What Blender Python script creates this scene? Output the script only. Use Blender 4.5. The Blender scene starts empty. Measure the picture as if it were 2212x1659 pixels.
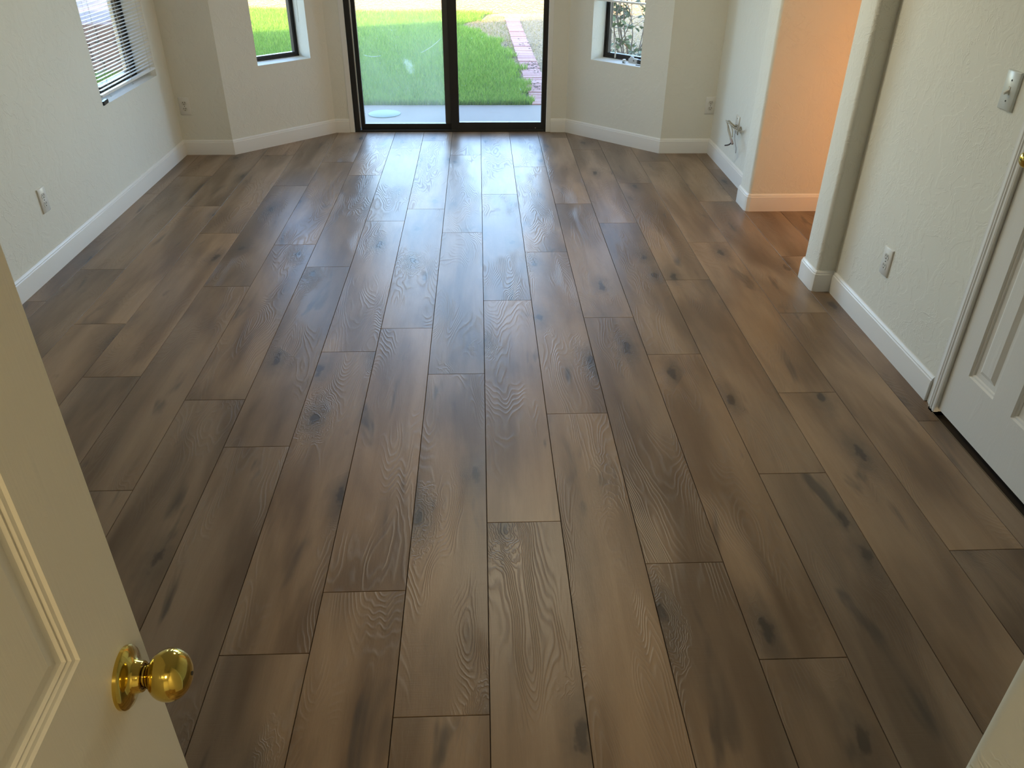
import bpy, math, random
import numpy as np
from mathutils import Vector, Matrix
random.seed(7)
C = bpy.context.scene.collection
SC = bpy.context.scene
PI = math.pi

# ---------------------------------------------------------------- camera, sky, sun, exposure
CAM_H = 1.565
cam_d = bpy.data.cameras.new('camera')
cam = bpy.data.objects.new('camera', cam_d)
C.objects.link(cam)
R_ = Vector((0.99926391, -0.03766039, 0.00730241))
U_ = Vector((0.01378665, 0.53019197, 0.84776554))
F_ = Vector((0.03579886, 0.84704083, -0.53032091))
m = Matrix.Identity(4)
for i in range(3):
    m[i][0] = R_[i]; m[i][1] = U_[i]; m[i][2] = -F_[i]
m[0][3], m[1][3], m[2][3] = 0.0, 0.0, CAM_H
cam.matrix_world = m
cam_d.sensor_width = 36.0
cam_d.lens = 1698.57 / 2212.0 * 36.0
cam_d.clip_start = 0.02
SC.camera = cam
SC.view_settings.view_transform = 'Standard'
SC.view_settings.look = 'None'
SC.view_settings.gamma = 1.0
SC.view_settings.use_curve_mapping = False
SC.view_settings.exposure = 0.0

world = bpy.data.worlds.new('sky'); SC.world = world
world.use_nodes = True
wn = world.node_tree
for n in list(wn.nodes): wn.nodes.remove(n)
w_out = wn.nodes.new('ShaderNodeOutputWorld')
w_bg = wn.nodes.new('ShaderNodeBackground')
w_sky = wn.nodes.new('ShaderNodeTexSky')
w_sky.sky_type = 'NISHITA'
w_sky.sun_disc = False
w_sky.sun_elevation = math.radians(32)
w_sky.sun_rotation = math.radians(180)
w_sky.air_density = 1.0; w_sky.dust_density = 1.2; w_sky.ozone_density = 1.5
w_bg.inputs['Strength'].default_value = 2.1
wn.links.new(w_sky.outputs[0], w_bg.inputs[0])
wn.links.new(w_bg.outputs[0], w_out.inputs[0])

def light(name, kind, loc, energy, color, rot=(0, 0, 0), size=1.0, size_y=None, parent=None):
    d = bpy.data.lights.new(name, kind)
    d.energy = energy; d.color = color
    if kind == 'AREA':
        d.size = size
        if size_y: d.shape = 'RECTANGLE'; d.size_y = size_y
        else: d.shape = 'DISK'
    elif kind == 'SUN': d.angle = math.radians(1.2)
    else: d.shadow_soft_size = size
    o = bpy.data.objects.new(name, d); C.objects.link(o)
    o.location = loc; o.rotation_euler = rot
    if parent: o.parent = parent
    return o
# sun stands behind the house, 32 degrees high: the roof throws the shade over patio and lawn
light('sun', 'SUN', (0, -5, 8), 17.0, (1.0, 0.74, 0.34), (math.radians(58), 0, math.radians(0)))
# sky portals at the openings (sampling only; they give no light of their own)
def portal(loc, sx, sy, ang):
    o = light('sky_portal', 'AREA', loc, 1, (1, 1, 1), (PI / 2, 0, ang), sx, sy)
    o.data.cycles.is_portal = True
    return o

# ---------------------------------------------------------------- helpers
def tag(o, label=None, cat=None, group=None, kind=None):
    if label: o['label'] = label
    if cat: o['category'] = cat
    if group: o['group'] = group
    if kind: o['kind'] = kind
    return o

def empty(name, loc=(0, 0, 0), rz=0.0, label=None, cat=None, group=None, kind=None):
    o = bpy.data.objects.new(name, None); C.objects.link(o)
    o.location = loc; o.rotation_euler = (0, 0, rz); o.empty_display_size = 0.05
    return tag(o, label, cat, group, kind)

def link_mesh(name, verts, faces, mat, parent=None, smooth=False, loc=None, rot=None):
    me = bpy.data.meshes.new(name)
    me.from_pydata([tuple(v) for v in verts], [], faces)
    me.validate(); me.update()
    if smooth:
        me.polygons.foreach_set('use_smooth', [True] * len(me.polygons))
    o = bpy.data.objects.new(name, me); C.objects.link(o)
    if mat:
        for mm in (mat if isinstance(mat, (list, tuple)) else [mat]): me.materials.append(mm)
    if parent: o.parent = parent
    if loc: o.location = loc
    if rot: o.rotation_euler = rot
    return o

class MB:
    def __init__(s): s.v = []; s.f = []
    def add(s, vs, fs):
        b = len(s.v); s.v += [tuple(x) for x in vs]; s.f += [tuple(i + b for i in f) for f in fs]; return s
    def box(s, x0, x1, y0, y1, z0, z1):
        if x0 > x1: x0, x1 = x1, x0
        if y0 > y1: y0, y1 = y1, y0
        vs = [(x0, y0, z0), (x1, y0, z0), (x1, y1, z0), (x0, y1, z0), (x0, y0, z1), (x1, y0, z1), (x1, y1, z1), (x0, y1, z1)]
        return s.add(vs, [(0, 3, 2, 1), (4, 5, 6, 7), (0, 1, 5, 4), (1, 2, 6, 5), (2, 3, 7, 6), (3, 0, 4, 7)])
    def bbox(s, x0, x1, y0, y1, z0, z1, b, axis='z'):
        """box with the edges round the +axis face chamfered by b"""
        lo = [x0, y0, z0]; hi = [x1, y1, z1]
        ax = {'x': 0, 'y': 1, 'z': 2, '-y': 1, '-x': 0}[axis]
        sgn = -1 if axis.startswith('-') else 1
        a1, a2 = [(1, 2), (2, 0), (0, 1)][ax]
        def P(u, v, w):
            p = [0, 0, 0]; p[a1] = u; p[a2] = v; p[ax] = w; return p
        top = hi[ax] if sgn > 0 else lo[ax]; bot = lo[ax] if sgn > 0 else hi[ax]
        t2 = top - sgn * b
        rings = []
        for w, i in ((bot, 0), (t2, 0), (top, b)):
            rings.append([P(lo[a1] + i, lo[a2] + i, w), P(hi[a1] - i, lo[a2] + i, w), P(hi[a1] - i, hi[a2] - i, w), P(lo[a1] + i, hi[a2] - i, w)])
        vs = sum(rings, []); fs = [(3, 2, 1, 0), (8, 9, 10, 11)]
        for k in (0, 4):
            for i in range(4):
                fs.append((k + i, k + (i + 1) % 4, k + 4 + (i + 1) % 4, k + 4 + i))
        if sgn < 0: fs = [tuple(reversed(f)) for f in fs]
        return s.add(vs, fs)
    def prism(s, poly, z0, z1):
        n = len(poly)
        vs = [(x, y, z0) for x, y in poly] + [(x, y, z1) for x, y in poly]
        fs = [tuple(reversed(range(n))), tuple(range(n, 2 * n))] + [(i, (i + 1) % n, n + (i + 1) % n, n + i) for i in range(n)]
        return s.add(vs, fs)
    def lathe(s, prof, segs=24, axis='z', o=(0, 0, 0), caps=True):
        b = len(s.v); n = len(prof)
        for r, h in prof:
            for k in range(segs):
                a = 2 * PI * k / segs; c, d = r * math.cos(a), r * math.sin(a)
                p = (c, d, h) if axis == 'z' else ((d, h, c) if axis == 'y' else (h, c, d))
                s.v.append((p[0] + o[0], p[1] + o[1], p[2] + o[2]))
        for i in range(n - 1):
            for k in range(segs):
                k2 = (k + 1) % segs
                s.f.append((b + i * segs + k, b + i * segs + k2, b + (i + 1) * segs + k2, b + (i + 1) * segs + k))
        if caps:
            s.f.append(tuple(b + k for k in reversed(range(segs))))
            s.f.append(tuple(b + (n - 1) * segs + k for k in range(segs)))
        return s
    def tube(s, pts, r, segs=8, smooth_n=0, flat=1.0):
        P = [Vector(p) for p in pts]
        if smooth_n:
            Q = []
            for i in range(len(P) - 1):
                p0 = P[max(i - 1, 0)]; p1 = P[i]; p2 = P[i + 1]; p3 = P[min(i + 2, len(P) - 1)]
                for k in range(smooth_n):
                    t = k / smooth_n
                    Q.append(0.5 * ((2 * p1) + (-p0 + p2) * t + (2 * p0 - 5 * p1 + 4 * p2 - p3) * t * t + (-p0 + 3 * p1 - 3 * p2 + p3) * t ** 3))
            Q.append(P[-1]); P = Q
        b = len(s.v); n = len(P)
        up = Vector((0.13, 0.21, 0.97)).normalized()
        for i, p in enumerate(P):
            t = (P[min(i + 1, n - 1)] - P[max(i - 1, 0)]).normalized()
            a = t.cross(up)
            if a.length < 1e-4: a = t.cross(Vector((1, 0, 0)))
            a.normalize(); c = a.cross(t)
            rr = r[i * len(r) // n] if isinstance(r, (list, tuple)) else r
            for k in range(segs):
                an = 2 * PI * k / segs
                s.v.append(tuple(p + a * (rr * math.cos(an)) + c * (rr * flat * math.sin(an))))
        for i in range(n - 1):
            for k in range(segs):
                k2 = (k + 1) % segs
                s.f.append((b + i * segs + k, b + i * segs + k2, b + (i + 1) * segs + k2, b + (i + 1) * segs + k))
        s.f.append(tuple(b + k for k in reversed(range(segs))))
        s.f.append(tuple(b + (n - 1) * segs + k for k in range(segs)))
        return s
    def build(s, name, mat, parent=None, smooth=False, loc=None, rot=None):
        return link_mesh(name, s.v, s.f, mat, parent, smooth, loc, rot)

def shade_auto(o, ang=40):
    me = o.data
    me.polygons.foreach_set('use_smooth', [True] * len(me.polygons))
    try: me.set_sharp_from_angle(angle=math.radians(ang))
    except Exception: pass
    return o

def copy_tree(o, parent=None):
    c = o.copy(); C.objects.link(c)
    if parent: c.parent = parent
    for ch in list(o.children): copy_tree(ch, c)
    return c

# ---------------------------------------------------------------- materials
def new_mat(name):
    mt = bpy.data.materials.new(name); mt.use_nodes = True
    nt = mt.node_tree; bs = nt.nodes['Principled BSDF']
    return mt, nt, bs
def N(nt, t, **k):
    n = nt.nodes.new(t)
    for a, b in k.items(): setattr(n, a, b)
    return n
def L(nt, a, b): nt.links.new(a, b)
def sin(nt, node, name, v): node.inputs[name].default_value = v
def mathn(nt, op, a, b=None, clamp=False):
    n = N(nt, 'ShaderNodeMath', operation=op); n.use_clamp = clamp
    for i, v in enumerate((a, b)):
        if v is None: continue
        if isinstance(v, (int, float)): n.inputs[i].default_value = v
        else: L(nt, v, n.inputs[i])
    return n.outputs[0]
def maprange(nt, v, a, b, c, d, smooth=True):
    n = N(nt, 'ShaderNodeMapRange'); n.interpolation_type = 'SMOOTHSTEP' if smooth else 'LINEAR'
    L(nt, v, n.inputs[0])
    for i, x in enumerate((a, b, c, d)): n.inputs[i + 1].default_value = x
    return n.outputs[0]
def noise(nt, vec, scale, detail=3, rough=0.5, dist=0.0, out=0):
    n = N(nt, 'ShaderNodeTexNoise'); n.inputs['Scale'].default_value = scale
    n.inputs['Detail'].default_value = detail; n.inputs['Roughness'].default_value = rough
    n.inputs['Distortion'].default_value = dist
    L(nt, vec, n.inputs['Vector']); return n.outputs[out]
def mapping(nt, vec, scale=(1, 1, 1), loc=(0, 0, 0)):
    n = N(nt, 'ShaderNodeMapping'); n.inputs['Scale'].default_value = scale; n.inputs['Location'].default_value = loc
    L(nt, vec, n.inputs['Vector']); return n.outputs[0]
def mixc(nt, fac, a, b, mode='MIX'):
    n = N(nt, 'ShaderNodeMix', data_type='RGBA', blend_type=mode)
    for i, v in ((0, fac), (6, a), (7, b)):
        if isinstance(v, (int, float)): n.inputs[i].default_value = v
        elif isinstance(v, tuple): n.inputs[i].default_value = (v[0], v[1], v[2], 1)
        else: L(nt, v, n.inputs[i])
    return n.outputs[2]
def bump(nt, bs, h, strength, dist=0.001, prev=None):
    n = N(nt, 'ShaderNodeBump'); n.inputs['Strength'].default_value = strength; n.inputs['Distance'].default_value = dist
    L(nt, h, n.inputs['Height'])
    if prev is not None: L(nt, prev, n.inputs['Normal'])
    L(nt, n.outputs[0], bs.inputs['Normal']); return n.outputs[0]
def objco(nt): return N(nt, 'ShaderNodeTexCoord').outputs['Object']

def simple(name, col, rough=0.5, metal=0.0, spec=0.5):
    mt, nt, bs = new_mat(name)
    bs.inputs['Base Color'].default_value = (*col, 1); bs.inputs['Roughness'].default_value = rough
    bs.inputs['Metallic'].default_value = metal; bs.inputs['Specular IOR Level'].default_value = spec
    # faint unevenness so that no surface is perfectly flat in tone
    n = noise(nt, objco(nt), 18, 3)
    L(nt, mixc(nt, 1.0, col, mixc(nt, n, (0.93,) * 3, (1.06,) * 3), 'MULTIPLY'), bs.inputs['Base Color'])
    return mt

def wall_mat():
    mt, nt, bs = new_mat('hand_trowelled_wall_paint')
    bs.inputs['Roughness'].default_value = 0.62; bs.inputs['Specular IOR Level'].default_value = 0.3
    co = objco(nt)
    a = noise(nt, co, 11, 4, 0.6, 1.0)
    ridge = maprange(nt, mathn(nt, 'ABSOLUTE', mathn(nt, 'SUBTRACT', a, 0.5)), 0.0, 0.028, 1, 0)
    msk = maprange(nt, noise(nt, mapping(nt, co, (1, 1, 1), (3, 7, 1)), 4.5, 3), 0.46, 0.60, 0, 1)
    b = noise(nt, mapping(nt, co, (1, 1, 1), (9, 2, 5)), 22, 3, 0.5, 0.8)
    ridge2 = maprange(nt, mathn(nt, 'ABSOLUTE', mathn(nt, 'SUBTRACT', b, 0.52)), 0.0, 0.05, 1, 0)
    msk2 = maprange(nt, noise(nt, mapping(nt, co, (1, 1, 1), (1, 4, 8)), 6, 3), 0.45, 0.62, 0, 0.5)
    plate = maprange(nt, a, 0.44, 0.56, 0, 1)
    h = mathn(nt, 'ADD', mathn(nt, 'MULTIPLY', ridge, msk), mathn(nt, 'MULTIPLY', ridge2, msk2))
    h = mathn(nt, 'ADD', h, mathn(nt, 'MULTIPLY', plate, 0.6))
    h = mathn(nt, 'ADD', h, mathn(nt, 'MULTIPLY', noise(nt, co, 160, 2), 0.12))
    bump(nt, bs, h, 0.42, 0.0022)
    c = mixc(nt, noise(nt, co, 1.6, 2), (0.745, 0.735, 0.66), (0.775, 0.765, 0.69))
    L(nt, c, bs.inputs['Base Color'])
    return mt

def paint_mat(name, col, rough=0.34, grain=False):
    mt, nt, bs = new_mat(name)
    bs.inputs['Roughness'].default_value = rough; bs.inputs['Specular IOR Level'].default_value = 0.45
    co = objco(nt)
    L(nt, mixc(nt, noise(nt, co, 2.2, 2), tuple(x * .97 for x in col), col), bs.inputs['Base Color'])
    if grain:
        g = noise(nt, mapping(nt, co, (260, 60, 5)), 1.0, 3, 0.6)
        knot = maprange(nt, noise(nt, mapping(nt, co, (9, 9, 3.2)), 1.0, 2, 0.5, 1.5), 0.60, 0.74, 0, 1)
        kk = mathn(nt, 'MULTIPLY', knot, noise(nt, mapping(nt, co, (60, 60, 45)), 1.0, 3, 0.6, 2.0))
        bump(nt, bs, mathn(nt, 'ADD', g, mathn(nt, 'MULTIPLY', kk, 2.0)), 0.30, 0.0009)
    else:
        bump(nt, bs, noise(nt, mapping(nt, co, (20, 20, 90)), 1.0, 3), 0.06, 0.001)
    return mt

def plank_mat():
    mt, nt, bs = new_mat('oak_look_plank')
    oi = N(nt, 'ShaderNodeObjectInfo').outputs['Random']
    co = objco(nt)
    cmb = N(nt, 'ShaderNodeCombineXYZ')
    L(nt, mathn(nt, 'MULTIPLY', oi, 37.0), cmb.inputs[0]); L(nt, mathn(nt, 'MULTIPLY', oi, 91.0), cmb.inputs[1])
    va = N(nt, 'ShaderNodeVectorMath', operation='ADD'); L(nt, co, va.inputs[0]); L(nt, cmb.outputs[0], va.inputs[1])
    p = va.outputs[0]
    # second random, decorrelated
    wn_ = N(nt, 'ShaderNodeTexWhiteNoise', noise_dimensions='1D'); L(nt, mathn(nt, 'MULTIPLY', oi, 913.7), wn_.inputs['W'])
    r2 = wn_.outputs['Value']
    broad = noise(nt, mapping(nt, p, (5.5, 1.15, 1)), 1.0, 3, 0.5, 0.4)
    streak = noise(nt, mapping(nt, p, (26, 1.6, 1)), 1.0, 3, 0.6, 0.3)
    fine = noise(nt, mapping(nt, p, (240, 26, 1)), 1.0, 4, 0.75)
    saw = noise(nt, mapping(nt, p, (9, 620, 1)), 1.0, 2, 0.6)
    sawm = maprange(nt, noise(nt, mapping(nt, p, (3.5, 1.2, 1), (5, 5, 5)), 1.0, 2), 0.48, 0.66, 0, 1)
    # knots
    vo = N(nt, 'ShaderNodeTexVoronoi', voronoi_dimensions='2D'); vo.inputs['Scale'].default_value = 1.0
    L(nt, mapping(nt, p, (5.2, 2.0, 1)), vo.inputs['Vector'])
    vd = mathn(nt, 'ADD', vo.outputs['Distance'], mathn(nt, 'MULTIPLY', mathn(nt, 'SUBTRACT', noise(nt, mapping(nt, p, (30, 18, 1)), 1.0, 3), 0.5), 0.24))
    sep = N(nt, 'ShaderNodeSeparateColor'); L(nt, vo.outputs['Color'], sep.inputs[0])
    has = maprange(nt, sep.outputs[0], 0.60, 0.68, 0, 1)
    knot = mathn(nt, 'MULTIPLY', maprange(nt, vd, 0.035, 0.10, 1, 0), has)
    halo = mathn(nt, 'MULTIPLY', maprange(nt, vd, 0.06, 0.36, 1, 0), has)
    # cathedral figure: contour lines of a stretched noise field
    fld = noise(nt, mapping(nt, p, (7.0, 1.25, 1), (2, 8, 0)), 1.0, 2, 0.35, 0.25)
    fld = mathn(nt, 'ADD', fld, mathn(nt, 'MULTIPLY', noise(nt, mapping(nt, p, (34, 14, 1)), 1.0, 2), 0.018))
    fld = mathn(nt, 'ADD', fld, mathn(nt, 'MULTIPLY', maprange(nt, vd, 0.0, 0.42, 0.22, 0), has))
    ph = mathn(nt, 'MULTIPLY', fld, 2 * PI * 40)
    line = mathn(nt, 'ADD', mathn(nt, 'MULTIPLY', mathn(nt, 'SINE', ph), 0.5), 0.5)
    line = mathn(nt, 'POWER', line, 2.4)
    cm = maprange(nt, noise(nt, mapping(nt, p, (5.5, 1.6, 1), (7, 1, 3)), 1.0, 2), 0.45, 0.56, 0, 1)
    cath = mathn(nt, 'MULTIPLY', line, cm)
    # long dark smudges
    sm = maprange(nt, noise(nt, mapping(nt, p, (10, 2.1, 1), (4, 9, 6)), 1.0, 3, 0.55, 0.5), 0.61, 0.76, 0, 1)
    base = mixc(nt, maprange(nt, broad, 0.32, 0.68, 0, 1), (0.168, 0.107, 0.062), (0.355, 0.246, 0.157))
    tint = mixc(nt, r2, (0.84, 0.86, 0.89), (1.14, 1.09, 1.01))
    base = mixc(nt, 1.0, base, tint, 'MULTIPLY')
    base = mixc(nt, mathn(nt, 'MULTIPLY', maprange(nt, streak, 0.35, 0.7, 0, 1), 0.6), base, mixc(nt, 1.0, base, (0.80, 0.76, 0.72), 'MULTIPLY'))
    base = mixc(nt, mathn(nt, 'MULTIPLY', fine, 0.62), base, mixc(nt, 1.0, base, (0.70, 0.68, 0.66), 'MULTIPLY'))
    base = mixc(nt, mathn(nt, 'MULTIPLY', cath, 0.13), base, (0.27, 0.22, 0.17))
    base = mixc(nt, mathn(nt, 'MULTIPLY', mathn(nt, 'MULTIPLY', saw, sawm), 0.26), base, (0.28, 0.22, 0.165))
    base = mixc(nt, mathn(nt, 'MULTIPLY', sm, 0.72), base, (0.045, 0.037, 0.031))
    base = mixc(nt, mathn(nt, 'MULTIPLY', halo, 0.45), base, (0.060, 0.048, 0.038))
    base = mixc(nt, mathn(nt, 'MULTIPLY', knot, 0.68), base, (0.025, 0.020, 0.017))
    L(nt, base, bs.inputs['Base Color'])
    rg = mathn(nt, 'ADD', 0.32, mathn(nt, 'MULTIPLY', cath, 0.10))
    rg = mathn(nt, 'ADD', rg, mathn(nt, 'MULTIPLY', fine, 0.06))
    L(nt, rg, bs.inputs['Roughness'])
    bs.inputs['Specular IOR Level'].default_value = 0.42
    h = mathn(nt, 'ADD', mathn(nt, 'MULTIPLY', cath, 1.0), mathn(nt, 'MULTIPLY', fine, 0.55))
    h = mathn(nt, 'ADD', h, mathn(nt, 'MULTIPLY', mathn(nt, 'MULTIPLY', saw, sawm), 0.5))
    bump(nt, bs, h, 0.42, 0.0010)
    return mt

def ground_mat(name, c1, c2, c3, sc=30):
    mt, nt, bs = new_mat(name); co = objco(nt)
    bs.inputs['Roughness'].default_value = 0.95; bs.inputs['Specular IOR Level'].default_value = 0.1
    vo = N(nt, 'ShaderNodeTexVoronoi'); vo.inputs['Scale'].default_value = sc; L(nt, co, vo.inputs['Vector'])
    a = mixc(nt, noise(nt, co, 2.5, 4), c1, c2)
    a = mixc(nt, maprange(nt, noise(nt, co, sc * 0.7, 4, 0.7), 0.52, 0.7, 0, 0.8), a, c3)
    sep = N(nt, 'ShaderNodeSeparateColor'); L(nt, vo.outputs['Color'], sep.inputs[0])
    a = mixc(nt, 0.35, a, mixc(nt, 1.0, a, mixc(nt, sep.outputs[0], (0.55,) * 3, (1.45,) * 3), 'MULTIPLY'))
    L(nt, a, bs.inputs['Base Color'])
    bump(nt, bs, mathn(nt, 'ADD', vo.outputs['Distance'], noise(nt, co, sc * 2, 3)), 0.9, 0.02)
    return mt

def concrete_mat(name, col):
    mt, nt, bs = new_mat(name); co = objco(nt)
    bs.inputs['Roughness'].default_value = 0.8
    a = mixc(nt, noise(nt, co, 3, 4), tuple(x * .9 for x in col), tuple(x * 1.07 for x in col))
    st = maprange(nt, noise(nt, mapping(nt, co, (2.2, 9, 1)), 1.0, 3), 0.55, 0.75, 0, 0.45)
    a = mixc(nt, st, a, (col[0] * .92, col[1] * .76, col[2] * .70))
    sp = maprange(nt, noise(nt, co, 38, 2), 0.745, 0.78, 0, 0.8)
    a = mixc(nt, sp, a, (0.05, 0.05, 0.06))
    L(nt, a, bs.inputs['Base Color']); bump(nt, bs, noise(nt, co, 60, 3), 0.2, 0.002)
    return mt

def brick_mat():
    mt, nt, bs = new_mat('pink_red_brick'); co = objco(nt)
    oi = N(nt, 'ShaderNodeObjectInfo').outputs['Random']
    bs.inputs['Roughness'].default_value = 0.9
    a = mixc(nt, oi, (0.30, 0.135, 0.115), (0.40, 0.22, 0.19))
    a = mixc(nt, maprange(nt, noise(nt, co, 25, 4), 0.5, 0.75, 0, 0.5), a, (0.44, 0.31, 0.29))
    L(nt, a, bs.inputs['Base Color']); bump(nt, bs, noise(nt, co, 90, 3), 0.4, 0.003)
    return mt

def grass_mat():
    mt, nt, bs = new_mat('grass_blade')
    at = N(nt, 'ShaderNodeAttribute'); at.attribute_name = 'tone'
    L(nt, at.outputs['Color'], bs.inputs['Base Color'])
    bs.inputs['Roughness'].default_value = 0.6; bs.inputs['Specular IOR Level'].default_value = 0.2
    tr = N(nt, 'ShaderNodeBsdfTranslucent'); L(nt, at.outputs['Color'], tr.inputs[0])
    mx = N(nt, 'ShaderNodeMixShader'); mx.inputs[0].default_value = 0.35
    L(nt, bs.outputs[0], mx.inputs[1]); L(nt, tr.outputs[0], mx.inputs[2])
    L(nt, mx.outputs[0], nt.nodes['Material Output'].inputs[0])
    return mt

def glass_mat(name, dirt=0.0, marks=False, tint=(0.97, 0.985, 0.98)):
    """thin window pane: clear with a Fresnel reflection, plus a film of dust"""
    mt, nt, bs = new_mat(name)
    out = nt.nodes['Material Output']; nt.nodes.remove(bs)
    tr = N(nt, 'ShaderNodeBsdfTransparent'); tr.inputs[0].default_value = (*tint, 1)
    gl = N(nt, 'ShaderNodeBsdfGlossy'); gl.inputs['Roughness'].default_value = 0.02
    df = N(nt, 'ShaderNodeBsdfDiffuse'); df.inputs[0].default_value = (0.80, 0.88, 0.78, 1)
    tl = N(nt, 'ShaderNodeBsdfTranslucent'); tl.inputs[0].default_value = (0.80, 0.88, 0.78, 1)
    film = N(nt, 'ShaderNodeMixShader'); film.inputs[0].default_value = 0.6
    L(nt, df.outputs[0], film.inputs[1]); L(nt, tl.outputs[0], film.inputs[2])
    lw = N(nt, 'ShaderNodeLayerWeight'); lw.inputs['Blend'].default_value = 0.5
    fr = mathn(nt, 'ADD', 0.02, mathn(nt, 'MULTIPLY', mathn(nt, 'POWER', lw.outputs['Facing'], 5.0), 0.9))
    m1 = N(nt, 'ShaderNodeMixShader'); L(nt, fr, m1.inputs[0])
    L(nt, tr.outputs[0], m1.inputs[1]); L(nt, gl.outputs[0], m1.inputs[2])
    m2 = N(nt, 'ShaderNodeMixShader'); m2.inputs[0].default_value = dirt
    if dirt > 0:
        co = objco(nt)
        f = mathn(nt, 'MULTIPLY', noise(nt, co, 2.0, 4, 0.6), dirt * 1.6)
        speck = maprange(nt, noise(nt, co, 70, 2), 0.72, 0.78, 0, 0.25)
        f = mathn(nt, 'ADD', f, speck)
        if marks:
            sx = N(nt, 'ShaderNodeSeparateXYZ'); L(nt, co, sx.inputs[0]); X, Z = sx.outputs[0], sx.outputs[2]
            def sub(a, b): return mathn(nt, 'SUBTRACT', a, b)
            wob = mathn(nt, 'MULTIPLY', sub(noise(nt, co, 22, 3), 0.5), 0.10)
            # hand smear: an uneven tilted blotch
            u = mathn(nt, 'DIVIDE', sub(X, mathn(nt, 'ADD', -0.528, mathn(nt, 'MULTIPLY', sub(Z, 0.48), -0.35))), 0.035)
            v = mathn(nt, 'DIVIDE', sub(Z, 0.47), 0.060)
            d = mathn(nt, 'SQRT', mathn(nt, 'ADD', mathn(nt, 'POWER', u, 2), mathn(nt, 'POWER', v, 2)))
            d = mathn(nt, 'ADD', d, mathn(nt, 'MULTIPLY', wob, 8))
            f = mathn(nt, 'ADD', f, mathn(nt, 'MULTIPLY', maprange(nt, d, 0.2, 1.3, 0.20, 0), maprange(nt, noise(nt, co, 60, 3), 0.4, 0.6, 0.3, 1)))
            # two arced wipe marks
            def arc(cx, cz, r, x0, x1, amt):
                rr = mathn(nt, 'SQRT', mathn(nt, 'ADD', mathn(nt, 'POWER', sub(X, cx), 2), mathn(nt, 'POWER', sub(Z, cz), 2)))
                w = maprange(nt, mathn(nt, 'ABSOLUTE', sub(rr, r)), 0.0005, 0.0035, amt, 0)
                return mathn(nt, 'MULTIPLY', w, mathn(nt, 'MULTIPLY', maprange(nt, X, x0, x0 + 0.03, 0, 1), maprange(nt, X, x1 - 0.02, x1, 1, 0)))
            f = mathn(nt, 'ADD', f, arc(-0.78, 0.75, 0.22, -0.86, -0.72, 0.22))
            f = mathn(nt, 'ADD', f, arc(-0.62, 1.02, 0.50, -0.44, -0.27, 0.22))
        L(nt, mathn(nt, 'MINIMUM', f, 0.9), m2.inputs[0])
    L(nt, m1.outputs[0], m2.inputs[1]); L(nt, film.outputs[0], m2.inputs[2])
    L(nt, m2.outputs[0], out.inputs[0])
    return mt

M_WALL = wall_mat()
M_TRIM = paint_mat('white_trim_paint', (0.80, 0.79, 0.76), 0.32)
M_DOOR = paint_mat('cream_door_paint', (0.74, 0.70, 0.60), 0.36, True)
M_CLOSET = paint_mat('white_door_paint', (0.78, 0.76, 0.71), 0.36, True)
M_CEIL = simple('ceiling_paint', (0.80, 0.78, 0.73), 0.8)
M_PLANK = plank_mat()
M_UNDER = simple('dark_underlay', (0.030, 0.020, 0.014), 0.9)
M_BRONZE = simple('dark_bronze_aluminium', (0.016, 0.015, 0.015), 0.38, 0.0, 0.5)
M_BRONZE2 = simple('worn_grey_bronze_aluminium', (0.055, 0.055, 0.052), 0.45, 0.0, 0.5)
M_ALU = simple('bare_aluminium_edge', (0.75, 0.72, 0.68), 0.3, 0.6)
M_BRASS = simple('polished_brass', (0.66, 0.50, 0.12), 0.10, 1.0)
M_BRASS2 = simple('brass_groove', (0.20, 0.12, 0.03), 0.25, 1.0)
M_PLASTIC = simple('white_plastic', (0.74, 0.73, 0.69), 0.30)
M_IVORY = simple('ivory_plastic', (0.62, 0.60, 0.54), 0.35)
M_BLACK = simple('black_plastic', (0.012, 0.013, 0.015), 0.35)
M_SLOT = simple('dark_slot', (0.02, 0.018, 0.015), 0.8)
M_SLAT = simple('white_blind_slat', (0.80, 0.81, 0.80), 0.35)
M_CORD = simple('pale_cord', (0.62, 0.60, 0.50), 0.7)
M_CABLE = simple('beige_cable', (0.40, 0.37, 0.29), 0.5)
M_CABLE_D = simple('dark_cable_end', (0.035, 0.025, 0.030), 0.5)
M_STUCCO = simple('outside_stucco', (0.48, 0.38, 0.30), 0.9)
M_ROOF = simple('roof_tile', (0.32, 0.20, 0.15), 0.9)
M_LAWN = ground_mat('lawn_soil', (0.07, 0.11, 0.03), (0.09, 0.14, 0.035), (0.05, 0.05, 0.02), 40)
M_DIRT = ground_mat('straw_and_dirt', (0.26, 0.19, 0.11), (0.33, 0.25, 0.16), (0.11, 0.075, 0.045), 34)
M_GRAVEL = ground_mat('decomposed_granite', (0.34, 0.23, 0.09), (0.42, 0.29, 0.12), (0.22, 0.11, 0.04), 26)
M_PATIO = concrete_mat('patio_concrete', (0.245, 0.212, 0.185))
M_BRICK = brick_mat()
M_MORTAR = simple('soil_joint', (0.06, 0.045, 0.038), 0.95)
M_GRASS = grass_mat()
M_GLASS = glass_mat('clear_pane', 0.02)
M_GLASS_D = glass_mat('dusty_pane', 0.085, True)
M_LEAF = simple('dusty_green_leaf', (0.13, 0.165, 0.06), 0.5)
M_LEAF2 = simple('dry_orange_leaf', (0.55, 0.22, 0.08), 0.6)
M_BARK = simple('brown_twig', (0.16, 0.11, 0.08), 0.8)
M_STONE = simple('small_tan_stone', (0.36, 0.22, 0.12), 0.9)
M_BLOCK = simple('mauve_block', (0.18, 0.105, 0.085), 0.9)
M_WATER = simple('wet_patch', (0.30, 0.48, 0.62), 0.06, 0.0, 0.9)

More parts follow.
